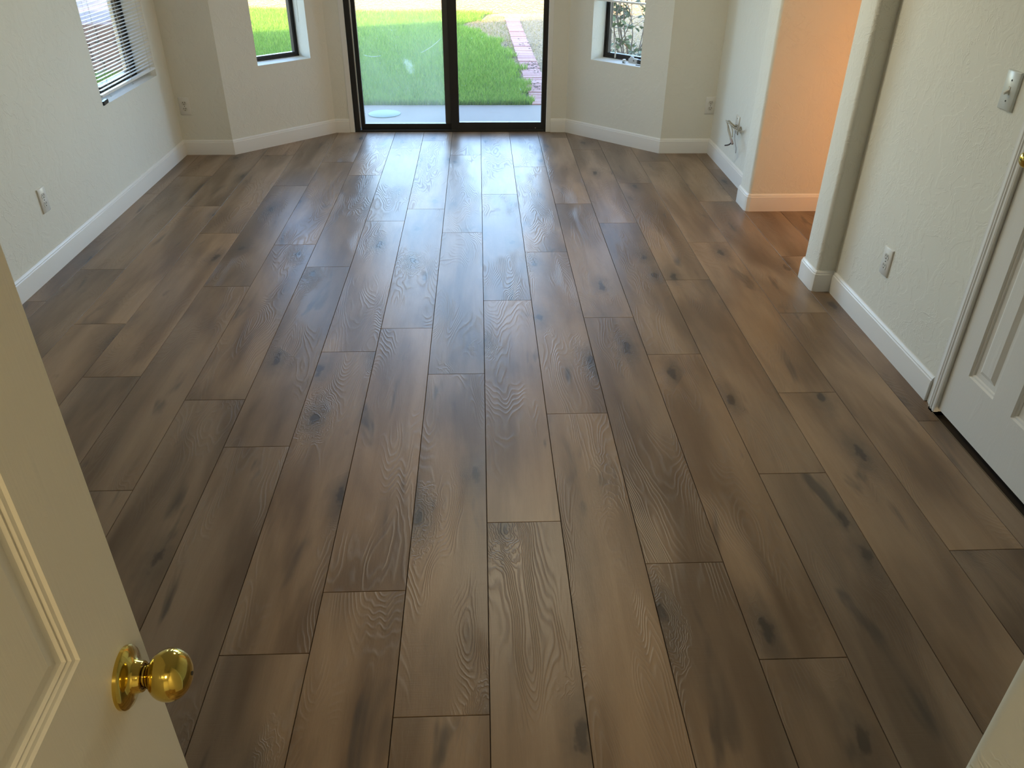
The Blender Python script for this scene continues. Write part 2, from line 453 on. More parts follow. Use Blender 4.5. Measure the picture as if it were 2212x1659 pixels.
def emissive(name, col, s):
    mt, nt, bs = new_mat(name)
    bs.inputs['Base Color'].default_value = (0.8, 0.8, 0.8, 1)
    bs.inputs['Emission Color'].default_value = (*col, 1); bs.inputs['Emission Strength'].default_value = s
    return mt

# ---------------------------------------------------------------- the room shell
H_CEIL = 2.44; TH = 0.20
def mitre_out(path, t):
    """offset the open path to the left by t with mitred corners"""
    out = []
    for i, p in enumerate(path):
        ns = []
        for j in (i - 1, i):
            if 0 <= j < len(path) - 1:
                a = Vector(path[j]); b = Vector(path[j + 1]); d = (b - a).normalized(); ns.append(Vector((-d.y, d.x)))
        n = sum(ns, Vector((0, 0))).normalized(); k = t / max(0.3, n.dot(ns[0]))
        out.append((p[0] + n.x * k, p[1] + n.y * k))
    return out

def wall_run(path, specs, t=TH):
    """specs: per segment (name, label, [(s0, s1, z0, z1) openings]) ; room on the right of the path"""
    out = mitre_out(path, t)
    for i, sp in enumerate(specs):
        if sp is None: continue
        name, label, ops = sp
        a = Vector(path[i]); b = Vector(path[i + 1]); d = (b - a); ln = d.length; d.normalize(); n = Vector((-d.y, d.x))
        A = Vector(out[i]); B = Vector(out[i + 1])
        def inn(s): return tuple(a + d * s)
        def outr(s): return tuple(A) if s <= 0 else (tuple(B) if s >= ln else tuple(a + d * s + n * t))
        mb = MB()
        def seg(s0, s1, z0, z1):
            if s1 - s0 < 1e-4 or z1 - z0 < 1e-4: return
            mb.prism([outr(s0), inn(s0), inn(s1), outr(s1)], z0, z1)
        cur = 0
        for (s0, s1, z0, z1) in sorted(ops):
            seg(cur, s0, 0, 2.6); seg(s0, s1, 0, z0); seg(s0, s1, z1, 2.6); cur = s1
        seg(cur, ln, 0, 2.6)
        tag(mb.build(name, M_WALL), label, 'wall', kind='structure')

PL = [(-2.052, -0.20), (-2.052, 5.571), (-1.712, 5.571), (-1.100, 6.158), (-0.955, 6.158), (0.502, 6.158), (0.655, 6.158), (1.268, 5.571), (1.621, 5.571), (1.621, 4.545)]
BAY_L = math.hypot(0.612, 0.587); BAY_R = math.hypot(0.613, 0.587)
WIN_T = 1.95
wall_run(PL, [
    ('wall_left', 'long pale plaster wall with the blind-covered window, left side', [(4.717, 5.560, 0.560, WIN_T)]),
    ('wall_far_left', 'short wall between left corner and angled window wall', []),
    ('wall_bay_left', 'angled wall with narrow bare window left of the sliding door', [(0.278, 0.700, 0.547, WIN_T)]),
    ('wall_door_left', 'sliver of wall just left of the sliding door', []),
    ('wall_over_door', 'wall above the sliding glass door', [(0, 1.457, 0.0, 2.03)]),
    ('wall_door_right', 'sliver of wall just right of the sliding door', []),
    ('wall_bay_right', 'angled wall with narrow window right of the sliding door', [(0.205, 0.628, 0.547, WIN_T)]),
    ('wall_far_right', 'short shaded wall between angled window wall and right corner', []),
    ('wall_right_far', 'right wall stretch with the dangling cables', []),
])

def rounded(poly, idx, r=0.02, n=5):
    """round the given corners of a ccw polygon"""
    out = []
    for i, p in enumerate(poly):
        if i not in idx: out.append(p); continue
        P = Vector(p); a = (Vector(poly[i - 1]) - P).normalized(); b = (Vector(poly[(i + 1) % len(poly)]) - P).normalized()
        c = P + (a + b) * r
        for k in range(n + 1):
            t = k / n * PI / 2
            out.append(tuple(c - b * r * math.cos(t) - a * r * math.sin(t)))
    return out
def pillar(name, label, poly, idx, z1=2.6):
    return tag(shade_auto(MB().prism(rounded(poly, idx), 0, z1).build(name, M_WALL), 30), label, 'wall', kind='structure')
pillar('wall_passage_far', 'wall of the side passage glowing orange, with its pillar end', [(1.542, 4.369), (4.35, 4.369), (4.35, 4.545), (1.542, 4.545)], [0, 3])
pillar('wall_passage_near', 'pillar end of the wall on the near side of the passage opening', [(1.537, 3.285), (4.35, 3.285), (4.35, 3.452), (1.537, 3.452)], [0, 3])
tag(MB().box(4.2, 4.35, 3.452, 4.369, 0, 2.6).build('wall_passage_end', M_WALL), 'end wall of the side passage', 'wall', kind='structure')
tag(MB().box(1.56, 1.75, 3.452, 4.369, 2.08, 2.6).build('wall_passage_header', M_WALL), 'header over the passage opening', 'wall', kind='structure')
# right wall with the closet door opening
mb = MB(); mb.box(1.621, 1.76, 2.275, 3.285, 0, 2.6); mb.box(1.621, 1.76, 0.43, 1.695, 0, 2.6); mb.box(1.621, 1.76, 1.695, 2.275, 2.04, 2.6)
tag(mb.build('wall_right_near', M_WALL), 'right wall with switch, outlet and white panel door', 'wall', kind='structure')
mb = MB(); mb.box(2.45, 2.55, 0.9, 2.9, 0, 2.6); mb.box(1.76, 2.45, 0.85, 0.95, 0, 2.6); mb.box(1.76, 2.45, 2.85, 2.95, 0, 2.6)
tag(mb.build('wall_closet', M_WALL), 'inside walls of the closet', 'wall', kind='structure')
# near walls with the doorway the picture is taken from
pillar('wall_near_right', 'plaster wall end with rounded edge in the bottom right corner', [(0.450, -0.20), (1.80, -0.20), (1.80, 0.4323), (0.450, 0.4323)], [3])
tag(MB().box(-2.25, -0.42, -0.35, -0.20, 0, 2.6).build('wall_near_left', M_WALL), 'wall behind the open cream door', 'wall', kind='structure')
mb = MB(); mb.box(-0.9, -0.8, -2.3, -0.35, 0, 2.6); mb.box(0.9, 1.0, -2.3, -0.20, 0, 2.6); mb.box(-0.9, 1.0, -2.4, -2.3, 0, 2.6)
mb.box(-0.42, 0.45, -0.35, -0.20, 2.04, 2.6)
tag(mb.build('wall_hall', M_WALL), 'hall walls behind the viewer', 'wall', kind='structure')
mb = MB(); mb.box(-2.3, 4.4, -2.45, 6.4, H_CEIL, H_CEIL + 0.15)
tag(mb.build('ceiling', M_CEIL), 'flat pale ceiling', 'ceiling', kind='structure')

# ---------------------------------------------------------------- plank floor
FW, FX0, FL = 0.21695, 0.22048, 1.475
poly = [(-2.045, -0.30), (-0.79, -0.30), (-0.79, -2.29), (0.89, -2.29), (0.89, -0.10),
        (1.615, -0.10), (1.598, 1.66), (1.598, 2.30), (1.615, 2.32), (1.615, 3.29), (1.543, 3.29), (1.543, 3.447), (4.19, 3.447), (4.19, 4.374), (1.548, 4.374), (1.548, 4.540),
        (1.615, 4.540), (1.615, 5.565), (1.275, 5.565), (0.655, 6.168), (-1.100, 6.168), (-1.717, 5.565), (-2.045, 5.565)]
fl_under = tag(MB().prism(poly, -0.06, -0.0125).build('floor', M_UNDER), 'brown oak-look plank floor running towards the garden door', 'floor', kind='structure')
def clip(poly, x0, x1, y0, y1):
    def cut(pts, inside, inter):
        out = []
        for i, p in enumerate(pts):
            q = pts[(i + 1) % len(pts)]
            if inside(p):
                out.append(p)
                if not inside(q): out.append(inter(p, q))
            elif inside(q): out.append(inter(p, q))
        return out
    def ix(x): return lambda p, q: (x, p[1] + (q[1] - p[1]) * (x - p[0]) / (q[0] - p[0]))
    def iy(y): return lambda p, q: (p[0] + (q[0] - p[0]) * (y - p[1]) / (q[1] - p[1]), y)
    for ins, it in ((lambda p: p[0] >= x0, ix(x0)), (lambda p: p[0] <= x1, ix(x1)), (lambda p: p[1] >= y0, iy(y0)), (lambda p: p[1] <= y1, iy(y1))):
        poly = cut(poly, ins, it)
        if not poly: return []
    out = []
    for p in poly:
        if not out or math.hypot(p[0] - out[-1][0], p[1] - out[-1][1]) > 1e-5: out.append(p)
    if len(out) > 1 and math.hypot(out[0][0] - out[-1][0], out[0][1] - out[-1][1]) < 1e-5: out.pop()
    return out
def inset(poly, e):
    n = len(poly); out = []
    for i in range(n):
        p = Vector(poly[i]); a = (p - Vector(poly[i - 1])); b = (Vector(poly[(i + 1) % n]) - p)
        if a.length < 1e-6 or b.length < 1e-6: out.append(tuple(p)); continue
        a.normalize(); b.normalize()
        na = Vector((-a.y, a.x)); nb = Vector((-b.y, b.x)); m_ = na + nb
        if m_.length < 0.1: out.append(tuple(p)); continue
        m_.normalize(); k = e / max(0.4, m_.dot(na)); out.append(tuple(p + m_ * k))
    return out
PH = {-11: .30, -10: .625, -9: .06, -8: 1.110, -7: .425, -6: .935, -5: .640, -4: 1.262, -3: 1.465, -2: 1.080, -1: .252, 0: .800, 1: .070, 2: 1.215, 3: .455,
      4: .925, 5: .100, 6: .735, 7: .35, 8: 1.02, 9: .62, 10: .15, 11: .9, 12: .48, 13: 1.2, 14: .2, 15: .8, 16: .5, 17: 1.1, 18: .3, 19: .7}
PHfix = {-10: .648, -9: .075, -8: 1.115, -7: .44, -6: .945, -5: .655, -4: 1.285, -3: .005, -2: 1.103, -1: .262, 0: .822, 1: .083, 2: 1.232, 3: .465, 4: .937, 5: .108, 6: .742}
planks = []
cache = {}
for k in range(-11, 19):
    xa, xb = FX0 + k * FW, FX0 + (k + 1) * FW
    ph = PHfix.get(k, PH[k])
    for j in range(-3, 6):
        ya, yb = ph + j * FL, ph + (j + 1) * FL
        c = clip(poly, xa + .0009, xb - .0009, ya + .0009, yb - .0009)
        if len(c) < 3: continue
        area = 0.5 * sum(c[i - 1][0] * c[i][1] - c[i][0] * c[i - 1][1] for i in range(len(c)))
        if area < 1e-4: continue
        cx, cy = (xa + xb) / 2, (ya + yb) / 2
        lc = [(p[0] - cx, p[1] - cy) for p in c]
        key = tuple((round(x, 4), round(y, 4)) for x, y in lc)
        if key not in cache:
            top = inset(lc, 0.0006); n = len(lc)
            vs = [(x, y, -0.0115) for x, y in lc] + [(x, y, -0.0012) for x, y in lc] + [(x, y, 0) for x, y in top]
            fs = [tuple(range(2 * n, 3 * n)), tuple(reversed(range(n)))]
            for r in (0, n):
                fs += [(r + i, r + (i + 1) % n, r + n + (i + 1) % n, r + n + i) for i in range(n)]
            me = bpy.data.meshes.new('plank'); me.from_pydata(vs, [], fs); me.update(); me.materials.append(M_PLANK); cache[key] = me
        o = bpy.data.objects.new('plank', cache[key]); C.objects.link(o); o.parent = fl_under; o.location = (cx, cy, 0)
        planks.append(o)

# ---------------------------------------------------------------- baseboards
PROF = [(0.0, 0.0), (0.0140, 0.0), (0.0140, 0.074), (0.0128, 0.080), (0.0128, 0.083), (0.0095, 0.087), (0.0095, 0.091), (0.0065, 0.0965), (0.0030, 0.100), (0.0, 0.100)]
def base_run(path, segs):
    offs = {o: mitre_out(path, -o) if o > 0 else list(path) for o in set(p[0] for p in PROF)}
    for i, (name, label) in enumerate(segs):
        if name is None: continue
        mb = MB(); n = len(PROF); vs = []
        rng = label[1] if isinstance(label, tuple) else (i, i + 1); lab = label[0] if isinstance(label, tuple) else label
        idx = list(range(rng[0], rng[1] + 1))
        for e in idx: vs += [(offs[o][e][0], offs[o][e][1], z) for o, z in PROF]
        fs = []
        for q in range(len(idx) - 1):
            fs += [(q * n + k, q * n + n + k, q * n + n + (k + 1) % n, q * n + (k + 1) % n) for k in range(n)]
        fs += [tuple(range(n)), tuple(reversed(range((len(idx) - 1) * n, len(idx) * n)))]
        o = mb.add(vs, fs).build(name, M_TRIM); shade_auto(o, 28)
        tag(o, lab, 'baseboard', kind='structure')
base_run([(-2.052, -0.20), (-2.052, 5.571), (-1.712, 5.571), (-1.100, 6.158), (-0.992, 6.158)],
         [('baseboard_left', 'white baseboard along the long left wall'), ('baseboard_far_left', 'baseboard of the short wall in the far left corner'),
          ('baseboard_bay_left', 'baseboard under the left narrow window'), ('baseboard_door_left', 'stub of baseboard left of the sliding door')])
def cham(p, a, b, r=0.014):
    P, A, B = Vector(p), Vector(a), Vector(b); da = (A - P).normalized(); db = (B - P).normalized(); c = P + (da + db) * r
    return [tuple(P + da * r), tuple(c - (da + db).normalized() * r), tuple(P + db * r)]
c1 = cham((1.542, 4.545), (1.621, 4.545), (1.542, 4.369)); c2 = cham((1.542, 4.369), (1.542, 4.545), (4.2, 4.369))
base_run([(0.538, 6.158), (0.655, 6.158), (1.268, 5.571), (1.621, 5.571), (1.621, 4.545)] + c1 + c2 + [(4.2, 4.369)],
         [('baseboard_door_right', 'stub of baseboard right of the sliding door'), ('baseboard_bay_right', 'baseboard under the right narrow window'),
          ('baseboard_far_right', 'baseboard of the short shaded wall in the far right corner'), ('baseboard_right_far', 'baseboard below the dangling cables'),
          ('baseboard_pillar_far', ('baseboard wrapped around the far pillar of the passage opening', (4, 10))),
          ('baseboard_passage_far', ('baseboard of the orange glowing passage wall', (10, 11)))])
c3 = cham((1.537, 3.452), (4.2, 3.452), (1.537, 3.285)); c4 = cham((1.537, 3.285), (1.537, 3.452), (1.621, 3.285))
base_run([(4.2, 3.452)] + c3 + c4 + [(1.621, 3.285), (1.621, 2.347)],
         [('baseboard_passage_near', 'baseboard of the near passage wall'), ('baseboard_pillar_near', ('baseboard wrapped around the near pillar of the passage opening', (1, 7))),
          ('baseboard_right_near', ('baseboard below the wall outlet beside the white door', (7, 8)))])
base_run([(1.621, 1.62), (1.621, 0.4323), (0.450, 0.4323), (0.450, -0.20)],
         [('baseboard_closet_near', 'baseboard on the near side of the closet door'), ('baseboard_near', 'baseboard of the near right wall'), ('baseboard_near_end', 'baseboard of the wall end at lower right')])
base_run([(-0.42, -0.20), (-2.052, -0.20)], [('baseboard_near_left', 'baseboard behind the open cream door')])

# ---------------------------------------------------------------- sliding glass door
dr = empty('door_1', (0, 0, 0), 0, 'dark bronze sliding glass door onto the patio', 'sliding door', kind='structure')
Y = 6.166
mb = MB(); mb.box(-0.955, -0.916, Y, Y + .11, 0, 2.03); mb.box(0.485, 0.502, Y, Y + .11, 0, 2.03); mb.box(-0.955, 0.502, Y, Y + .11, 1.99, 2.03)
mb.box(-0.955, 0.502, Y - .004, Y + .11, -0.01, 0.010)
mb.build('outer_frame', M_BRONZE, dr)
MB().box(-0.9165, -0.9095, Y + .012, Y + .020, 0.03, 1.99).build('edge_strip', M_ALU, dr)
# sliding leaf (left, outer track)
lf = empty('fixed_leaf'); lf.parent = dr
y0, y1 = Y + .045, Y + .075
mb = MB(); mb.box(-0.912, -0.882, y0, y1, 0.010, 1.99); mb.box(-0.262, -0.205, y0, y1, 0.010, 1.99); mb.box(-0.882, -0.262, y0, y1, 0.010, 0.050); mb.box(-0.882, -0.262, y0, y1, 1.94, 1.99)
o = mb.build('leaf_frame', [M_BRONZE], dr)
tag(MB().box(-0.265, -0.222, y0 - .004, y0, 0.052, 1.94).build('meeting_stile', M_BRONZE2, dr), 'worn grey inner stile')
MB().box(-0.882, -0.262, y0 + .012, y0 + .017, 0.050, 1.94).build('pane', M_GLASS_D, dr)
bpy.data.objects.remove(lf)
y0, y1 = Y + .008, Y + .038
mb = MB(); mb.box(-0.222, -0.160, y0, y1, 0.012, 1.99); mb.box(0.466, 0.487, y0, y1, 0.012, 1.99); mb.box(-0.160, 0.466, y0, y1, 0.012, 0.068); mb.box(-0.160, 0.466, y0, y1, 1.93, 1.99)
mb.build('sliding_leaf_frame', M_BRONZE, dr)
MB().box(-0.160, 0.466, y0 + .013, y0 + .018, 0.068, 1.93).build('pane', M_GLASS, dr)
MB().lathe([(0.0035, 0), (0.0035, -0.002)], 12, 'y', (0.424, y0, 0.026)).build('screw', M_ALU, dr)
MB().lathe([(0.0025, 0), (0.0025, -0.001)], 12, 'y', (0.424, y0, 0.046)).build('screw_hole', M_SLOT, dr)
MB().box(-0.915, 0.485, Y + .000, Y + .004, 0.010, 0.014).build('track_lip', M_BRONZE2, dr)
for x0, x1, nm in ((-0.992, -0.955, 'left'), (0.502, 0.538, 'right')):
    tag(MB().bbox(x0, x1, 6.151, 6.166, 0, 2.07, .002, '-y').build('trim_1' if nm == 'left' else 'trim_2', M_TRIM), 'narrow white jamb strip %s of the sliding door' % nm, 'trim', kind='structure')
tag(MB().bbox(-0.992, 0.538, 6.151, 6.166, 2.03, 2.08, .002, '-y').build('trim_3', M_TRIM), 'white strip above the sliding door', 'trim', kind='structure')

# ---------------------------------------------------------------- windows
def window(name, label, loc, rz, w, z0, z1, off, fr=0.034, mull=None):
    """local x along the wall, local y outwards; opening from x=0 to w"""
    e = empty(name, loc, rz, label, 'window', kind='structure')
    mb = MB(); mb.box(0, fr, off, off + .035, z0, z1); mb.box(w - fr, w, off, off + .035, z0, z1); mb.box(fr, w - fr, off, off + .035, z0, z0 + fr); mb.box(fr, w - fr, off, off + .035, z1 - fr, z1)
    if mull: mb.box(mull - .02, mull + .02, off, off + .030, z0 + fr, z1 - fr)
    mb.build('window_frame', M_BRONZE, e)
    b = MB()
    b.box(0.001, fr * .35, off - .006, off, z0, z1); b.box(w - fr * .35, w - .001, off - .006, off, z0, z1); b.box(0, w, off - .006, off, z0, z0 + .012)
    b.build('inner_bead', M_BRONZE, e)
    MB().box(fr, w - fr, off + .014, off + .018, z0 + fr, z1 - fr).build('pane', M_GLASS, e)
    return e
angL = math.atan2(0.587, 0.612); dL = Vector((0.612, 0.587)).normalized()
pL = Vector((-1.712, 5.571)) + dL * 0.278
wl = window('window_1', 'narrow bare window left of the sliding door', (pL.x, pL.y, 0), angL, 0.422, 0.547, WIN_T, 0.150, 0.030)
MB().tube([(0.36, 0.020, 1.93), (0.372, 0.022, 1.3), (0.382, 0.026, 0.95), (0.3815, 0.03, 0.785)], 0.0011, 5, 6).build('pull_cord', M_CORD, wl)
angR = math.atan2(-0.587, 0.613); dR = Vector((0.613, -0.587)).normalized()
pR = Vector((0.655, 6.158)) + dR * 0.205
window('window_2', 'narrow window right of the sliding door with shrub behind', (pR.x, pR.y, 0), angR, 0.423, 0.547, WIN_T, 0.155, 0.034)
window('window_3', 'window in the left wall behind the lowered blind', (-2.052, 4.517, 0), PI / 2, 0.843, 0.560, WIN_T, 0.125, 0.045)

# ---------------------------------------------------------------- blinds
def slat_mesh(w, d=0.025, n=4, crown=0.0022, tilt=0.0):
    vs, fs = [], []
    for i in range(n + 1):
        t = i / n - .5
        y = t * d * math.cos(tilt); z = crown * (1 - 4 * t * t) + t * d * math.sin(tilt)
        vs += [(0, y, z), (w, y, z)]
    for i in range(n): fs.append((2 * i, 2 * i + 1, 2 * i + 3, 2 * i + 2))
    nv = len(vs); vs += [(x, y, z - .0005) for x, y, z in vs]
    fs += [tuple(nv + k for k in reversed(f)) for f in list(fs)]
    return vs, fs
def blind(name, label, loc, rz, w, zb, zt, pitch, nsl, tilt, cords, yoff=0.0, top=WIN_T, rnd=0.0):
    e = empty(name, loc, rz, label, 'window blind', 'horizontal slat blinds of the room')
    vs, fs = slat_mesh(w, tilt=tilt)
    me = bpy.data.meshes.new('slat'); me.from_pydata(vs, [], fs); me.update(); me.materials.append(M_SLAT)
    me.polygons.foreach_set('use_smooth', [True] * len(me.polygons))
    for k in range(nsl):
        o = bpy.data.objects.new('slat', me); C.objects.link(o); o.parent = e
        o.location = (random.uniform(-rnd, rnd), yoff + random.uniform(-rnd, rnd) * .5, zb + .014 + pitch * (k + 1))
        o.rotation_euler = (random.uniform(-.04, .04), random.uniform(-.002, .002), 0)
    mb = MB().bbox(0, w, yoff - .0125, yoff + .0125, zb, zb + .012, .003, 'z'); mb.build('bottom_rail', M_SLAT, e)
    MB().box(-.005, w + .005, yoff - .018, yoff + .018, top - .03, top - .001).build('head_rail', M_SLAT, e)
    ztop = top - .03
    for x in cords:
        mb = MB()
        for yy in (-.0128, .0128): mb.tube([(x, yoff + yy, zb + .006), (x, yoff + yy, ztop)], 0.0006, 4)
        mb.build('ladder_cord', M_CORD, e)
        MB().tube([(x + .012, yoff - .011, zb + .002), (x + .012, yoff - .012, ztop)], 0.0007, 4).build('lift_cord', M_CORD, e)
    return e
b1 = blind('window_blind', 'lowered white slat blind in the left wall window', (-2.056, 4.522, 0), PI / 2, 0.815, 0.604, WIN_T, 0.0182, 72, math.radians(-6), (0.09, 0.42, 0.73), 0.0, rnd=.0012)
for x in (0.10, 0.43, 0.74):
    MB().tube([(x, 0, .604), (x + .004, -.010, .592), (x + .012, -.006, .585), (x + .016, -.012, .590)], 0.0010, 5, 5).build('cord_knot', M_CORD, b1)
b2 = blind('window_blind', 'raised white slat blind at the top of the right narrow window', (pR.x, pR.y, 0), angR, 0.415, 0.930, WIN_T, 0.0200, 50, math.radians(4), (0.07, 0.34), 0.035, rnd=.0008)
MB().tube([(0.050, 0.130, 1.90), (0.052, 0.130, 0.886), (0.085, 0.132, 0.72), (0.118, 0.128, 0.600)], 0.0026, 6, 8).build('tilt_wand', M_IVORY, b2)
MB().lathe([(0.0028, 0), (0.0045, -.006), (0.0060, -.040), (0.0035, -.046)], 10, 'z', (0.1195, 0.128, 0.602)).build('wand_grip', M_IVORY, b2)

# ---------------------------------------------------------------- things on the sills
o = MB().bbox(-0.040, 0.040, -0.010, 0.010, 0, 0.020, .003, 'z').build('window_clip', M_BLACK, None, False, (-2.062, 4.566, 0.5602), (0, 0, PI / 2 + .12))
tag(o, 'small black plastic clip lying on the sill edge under the lowered blind', 'clip')
def on_sill(s, off): p = Vector((0.655, 6.158)) + dR * s + Vector((-dR.y, dR.x)) * off; return (p.x, p.y)
def sill_item(name, label, cat, s, off, build):
    x, y = on_sill(s, off); e = empty(name, (x, y, 0.5475), angR, label, cat); build(e); return e
def f_cap(e):
    MB().lathe([(0.0115, 0), (0.0120, .003), (0.0110, .016), (0.0095, .0175)], 16).build('body', simple('blue_white_plastic', (0.62, 0.74, 0.84), 0.3), e, True)
    MB().lathe([(0.0122, .0175), (0.0122, .023), (0.009, .025)], 16).build('rim', M_PLASTIC, e, True)
    MB().box(-.006, .006, -.0135, -.011, .004, .011).build('print_spot', M_BLACK, e)
sill_item('bottle_cap', 'tiny blue and white cap standing on the right window sill', 'cap', 0.458, 0.050, f_cap)
def f_latch(e):
    MB().bbox(-.036, .034, -.014, .014, 0, .028, .004, 'z').build('body', simple('grey_plastic', (0.50, 0.51, 0.52), 0.4), e)
    MB().box(.002, .014, -.0145, -.013, .012, .018).build('slot', M_SLOT, e)
    MB().bbox(-.028, -.006, -.008, .012, .028, .038, .003, 'z').build('lug', simple('grey_plastic_light', (0.58, 0.59, 0.60), 0.4), e)
sill_item('blind_bracket', 'grey plastic bracket lying on the right window sill against the frame', 'bracket', 0.500, 0.108, f_latch)
def f_blk(e):
    MB().bbox(-.018, .014, -.010, .012, 0, .026, .002, 'z').build('body', M_BLACK, e)
    MB().bbox(.014, .034, -.016, .012, 0, .027, .003, 'z').build('end_piece', simple('pale_grey_plastic', (0.52, 0.54, 0.57), 0.4), e)
sill_item('sash_lock', 'black and pale grey sash lock at the right end of the window sill', 'lock', 0.560, 0.100, f_blk)
def f_key(e):
    MB().bbox(-.022, .022, -.004, .004, 0, .004, .001, 'z').build('blade', M_BRONZE2, e); MB().lathe([(0.008, 0), (0.008, .004)], 12, 'z', (.024, 0, 0)).build('head', M_PLASTIC, e)
sill_item('loose_screw_plate', 'thin metal piece at the front right edge of the window sill', 'metal piece', 0.590, 0.035, f_key)

# ---------------------------------------------------------------- outlets, switch
def outlet(loc, rz, label, group=None, mp=None):
    """local y axis points out of the wall"""
    mp = mp or M_PLASTIC
    e = empty('wall_outlet', loc, rz, label, 'outlet', 'duplex outlets of the room')
    shade_auto(MB().bbox(-.035, .035, 0, .006, -.057, .057, .003, 'y').build('cover_plate', mp, e), 50)
    for zc in (.0195, -.0195):
        pr = []
        for k in range(20):
            a = 2 * PI * k / 20; pr.append((.0165 * math.cos(a) * 1.0, max(-.0125, min(.0125, .0165 * math.sin(a)))))
        mb = MB(); n = len(pr)
        vs = [(x, .006, zc + z) for x, z in pr] + [(x, .0075, zc + z) for x, z in pr]
        fs = [tuple(range(n)), tuple(range(n, 2 * n))] + [(i, (i + 1) % n, n + (i + 1) % n, n + i) for i in range(n)]
        r = mb.add(vs, fs).build('receptacle', M_IVORY, e)
        mb = MB(); mb.box(-.0078, -.0052, .0074, .0079, zc + .0005, zc + .0090); mb.box(.0052, .0078, .0074, .0079, zc + .0012, zc + .0083)
        mb.lathe([(.0028, .0074), (.0028, .0079)], 10, 'y', (0, 0, zc - .0065)); mb.build('slots', M_SLOT, r)
    MB().lathe([(.0030, .006), (.0025, .0073)], 10, 'y').build('screw', M_BRONZE2, e)
    return e
outlet((-2.0515, 3.660, 0.326), -PI / 2, 'white outlet low on the left wall near the viewer')
outlet((-1.990, 5.5705, 0.325), PI, 'outlet on the short wall in the far left corner')
outlet((1.6205, 2.872, 0.322), PI / 2, 'white outlet low on the right wall beside the panel door')
outlet((1.590, 5.5705, 0.325), PI, 'outlet in the shaded far right corner')
sw = empty('light_switch', (1.6205, 2.449, 1.0625), PI / 2, 'pale toggle light switch high on the right wall beside the door casing', 'light switch')
shade_auto(MB().bbox(-.035, .035, 0, .008, -.057, .057, .003, 'y').build('cover_plate', simple('cool_white_plastic', (0.66, 0.70, 0.68), 0.3), sw), 50)
MB().bbox(-.0055, .0055, .008, .0095, -.012, .012, .001, 'y').build('toggle_collar', M_IVORY, sw)
MB().add([(-.004, .009, .004), (.004, .009, .004), (.004, .009, -.006), (-.004, .009, -.006), (-.0032, .022, -.005), (.0032, .022, -.005), (.0032, .021, -.011), (-.0032, .021, -.011)],
         [(0, 1, 5, 4), (1, 2, 6, 5), (2, 3, 7, 6), (3, 0, 4, 7), (4, 5, 6, 7), (3, 2, 1, 0)]).build('toggle', M_PLASTIC, sw)
for z in (.030, -.030): MB().lathe([(.003, .008), (.0026, .0092)], 10, 'y', (0, 0, z)).build('screw', M_BRONZE2, sw)

# cable plate with the dangling coax cables
cb = empty('cable_plate', (1.6205, 5.010, 0.330), PI / 2, 'ivory cable plate with beige cords dangling from it on the far right wall', 'cable outlet')
# local: x = world +y side, y = out of the wall (towards -x world), z up
shade_auto(MB().bbox(-.035, .035, 0, .006, -.052, .057, .003, 'y').build('cover_plate', M_IVORY, cb), 50)
MB().lathe([(.003, .006), (.0026, .0072)], 10, 'y', (0, 0, .040)).build('screw', M_BRONZE2, cb)
MB().lathe([(.008, .006), (.008, .012), (.0055, .013), (.0055, .024)], 12, 'y', (0, 0, -.005)).build('cable_bushing', M_BRONZE, cb)
CY = 5.010; CZ = 0.330; CX = 1.6205
def w2l(px_, x):  # pixel ray to the plane x = const -> local coordinates
    d = F_ + R_ * ((px_[0] - 1106) / 1698.57) - U_ * ((px_[1] - 829.5) / 1698.57)
    t = x / d.x; p = Vector((0, 0, CAM_H)) + d * t
    return (p.y - CY, CX - p.x, p.z - CZ)
def cable(name, pts, r, mat, flat=1.0): return MB().tube([w2l((a, b), x) for a, b, x in pts], r, 8, 7, flat).build(name, mat, cb, True)
cable('coax_cable', [(1593, 271, 1.610), (1588, 272, 1.59), (1580, 266, 1.575), (1575, 261, 1.565), (1571, 264, 1.56), (1574, 276, 1.555), (1577, 290, 1.555), (1580, 303, 1.555)], 0.0042, M_CABLE)
cable('coax_cable', [(1594, 284, 1.612), (1588, 277, 1.58), (1578, 268, 1.56), (1571, 263, 1.55), (1569, 261, 1.548), (1572, 270, 1.55), (1573, 282, 1.55), (1578, 300, 1.552)], 0.0040, M_CABLE)
cable('coax_cable', [(1597, 283, 1.612), (1601, 280, 1.600), (1600, 274, 1.59), (1594, 283, 1.585), (1584, 275, 1.575), (1578, 268, 1.565), (1582, 282, 1.562), (1582, 296, 1.56)], 0.0036, M_CABLE)
cable('cable_stub', [(1594, 282, 1.612), (1593.5, 287, 1.600), (1593, 292, 1.598)], 0.0040, M_CABLE)
cable('thin_cord', [(1591, 278, 1.612), (1588, 286, 1.603), (1587, 300, 1.603), (1589, 313, 1.603), (1590, 322, 1.603), (1589, 331, 1.603)], 0.0022, simple('pale_grey_cord', (0.45, 0.43, 0.42), 0.6))
cable('cable_tail', [(1579, 301, 1.556), (1581, 306, 1.555), (1582, 311, 1.555)], 0.0075, simple('mauve_sleeve', (0.33, 0.26, 0.25), 0.6))
cable('bare_end', [(1580, 305, 1.553), (1578, 310, 1.548), (1573, 313, 1.545), (1566, 314, 1.540)], 0.0042, M_CABLE_D)
MB().tube([w2l((1569, 262), 1.548), w2l((1567.5, 259), 1.545)], .0012, 5).build('core_wire', M_BRONZE2, cb)

